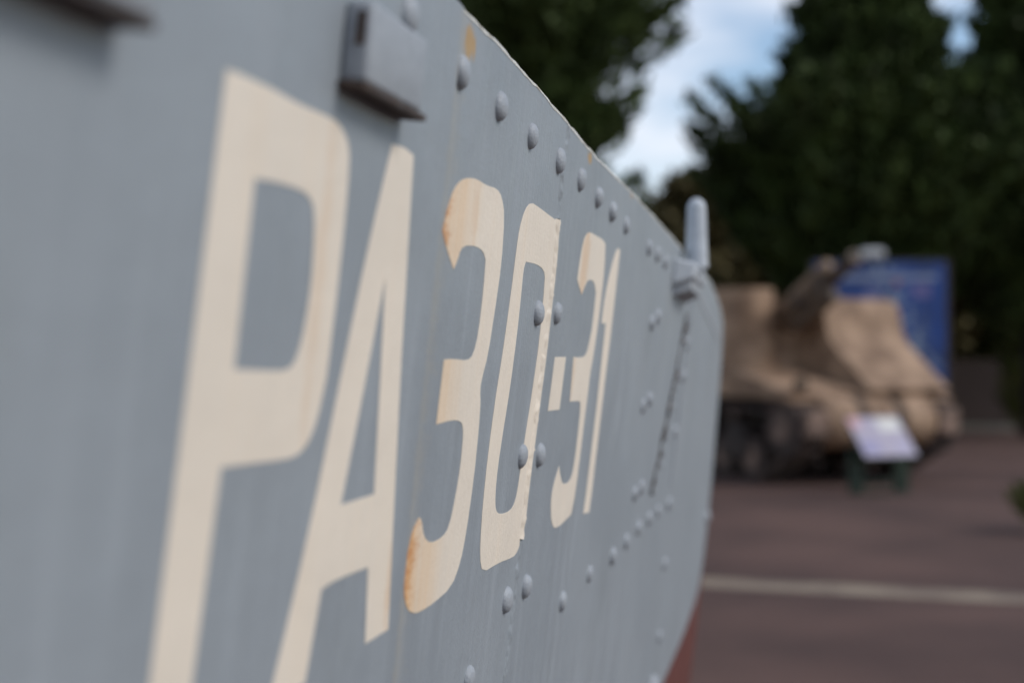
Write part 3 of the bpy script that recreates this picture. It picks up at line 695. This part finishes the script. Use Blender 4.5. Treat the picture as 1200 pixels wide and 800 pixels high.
def tree(name, base, prof, seed, label, cat, m, lean=(0, 0), nb=150, dens=34, size=.34, droop=.35, up=.10, thick=.3, group=None, trunk_r=.22, extra=(), rough=.35):
    """prof: list of (height, crown radius)"""
    rng = np.random.default_rng(seed); o = empty(name, base); tag(o, label, cat, group)
    hs = [p[0] for p in prof]; rs = [p[1] for p in prof]; ztop = hs[-1]; z0 = hs[0]
    ax = lambda z: np.array([lean[0] * z, lean[1] * z, z])
    MB().tube([ax(z) * np.array([1, 1, 1]) for z in np.linspace(0, ztop * .96, 9)], [trunk_r * (1 - i / 9) + .02 for i in range(9)], 10).build('trunk', M['bark'], o, smooth=True)
    br = []; limb = MB()
    for i in range(nb):
        z = z0 + (ztop - z0) * (i + rng.uniform(0, 1)) / nb
        r = np.interp(z, hs, rs) * rng.uniform(1 - rough, 1.12); a = i * 2.39996 + rng.uniform(-.5, .5)
        p0 = ax(max(z - up * r, .2)); p1 = ax(z) + np.array([math.cos(a) * r, math.sin(a) * r, up * r * rng.uniform(.2, 1.6)])
        br.append((p0, p1, thick * (.5 + .5 * r / max(rs))))
    for e_ in extra: br.append(tuple(np.array(q) if i_ < 2 else q for i_, q in enumerate(e_)))
    for (p0, p1, _) in br[::3]: limb.tube([p0, p0 + (p1 - p0) * .85], [.045, .012], 5)
    limb.build('limbs', M['bark'], o)
    sprays(br, rng, dens, size, droop, m, 'crown', o)
    return o

# left conifer behind the craft: broad above, narrower below
tree('conifer_tree', (-.30, 24.5, 0), [(.8, 2.4), (3.2, 2.5), (4.2, 2.25), (4.9, 2.15), (5.5, 2.4), (6.1, 2.8), (6.8, 3.2), (7.6, 3.6), (9.2, 3.6), (11.5, 2.4), (13.5, .9), (14.6, .15)], 5,
     'dark conifer rising behind the lettered side of the landing craft', 'tree', M['conifer2'], nb=560, dens=105, size=.20, thick=.36, rough=.22, up=.45, droop=-.5, group='conifers round the yard')
tree('conifer_tree', (6.75, 28.0, 0), [(2.7, 1.9), (3.3, 2.5), (4.0, 3.1), (4.7, 3.35), (5.3, 2.9), (5.8, 2.2), (6.4, 1.85), (7.2, 1.6), (8.2, 1.25), (9.4, .75), (10.6, .1)], 11,
     'broad dark conifer behind the blue poster panel', 'tree', M['cypress'], nb=560, dens=108, size=.20, thick=.36, rough=.25, up=.40, droop=-.5, lean=(.035, 0), group='conifers round the yard')
tree('conifer_tree', (10.40, 28.3, 0), [(2.9, 1.9), (3.6, 2.6), (4.8, 2.3), (5.8, 1.8), (7.0, 1.4), (9.0, 1.1), (11, .6), (12.4, .1)], 23,
     'tall dark conifer beyond the brown board fence, right of the broad one', 'tree', M['cypress'], nb=500, dens=105, size=.20, thick=.36, rough=.25, up=.45, droop=-.5, group='conifers round the yard')
tree('broadleaf_tree', (4.75, 36.0, 0), [(.6, 1.5), (2.4, 2.3), (4.2, 2.0), (5.4, 1.25), (6.3, .4)], 31,
     'olive brown tree far off between the two conifer groups', 'tree', M['olive'], nb=220, dens=55, size=.26, up=.35, droop=.1)
# shrubs along the verge
sx = [(1.2, 33.2, 2.4), (3.4, 32.8, 2.9), (5.6, 33.0, 3.9), (7.8, 32.8, 4.9), (9.7, 33.0, 4.8), (11.6, 32.8, 4.9), (13.6, 33.1, 4.7), (10.7, 34.8, 4.8)]
where = ['behind the landing craft bow', 'left of the olive tree', 'behind the self-propelled gun', 'behind the blue poster panel', 'just right of the blue poster panel', 'over the middle of the board fence', 'over the far end of the board fence', 'standing behind the row over the board fence']
for i, (x, y, h) in enumerate(sx):
    tree('shrub', (x, y, 0), [(.15, 1.0), (h * .45, 1.5), (h * .8, 1.25), (h, .4)], 60 + i, 'dark green hedge shrub ' + where[i], 'shrub', M['hedge'] if i % 2 else M['olive'], nb=110, dens=38, size=.26, up=.5, droop=0, thick=.28, trunk_r=.06, group='shrubs along the verge')
tree('shrub', (4.80, 13.0, 0), [(.03, .16), (.18, .27), (.34, .20), (.44, .06)], 90, 'small yellow green shrub at the edge of the asphalt', 'shrub', M['lime'], nb=36, dens=90, size=.085, up=.6, droop=0, thick=.05, trunk_r=.018)
tree('shrub', (10.55, 29.6, 0), [(.3, .3), (1.0, .55), (1.6, .42), (2.0, .1)], 91, 'yellowing shrub in front of the board fence', 'shrub', M['lime'], nb=40, dens=44, size=.16, up=.6, droop=0, thick=.12, trunk_r=.03)

# board fence beyond the yard
fe = empty('board_fence', (0, 31.4, 0)); tag(fe, 'low dark brown board fence along the verge', 'fence')
f0 = p0_ = None
for i in range(34):
    x = 6.9 + i * .302
    if f0 is None: f0 = q = MB().box((-.148, -.012, .06), (.148, .012, 1.55)).build('board', M['fence'], fe, bevel=.004)
    else: q = f0.copy(); C.objects.link(q)
    q.location = (x, rnd.uniform(-.006, .006), rnd.uniform(-.015, .015))
for i in range(6):
    x = 6.75 + i * 2.0
    if p0_ is None: p0_ = q = MB().box((-.05, .03, 0), (.05, .13, 1.60)).build('post', M['fence'], fe, bevel=.006)
    else: q = p0_.copy(); C.objects.link(q)
    q.location = (x, 0, 0)
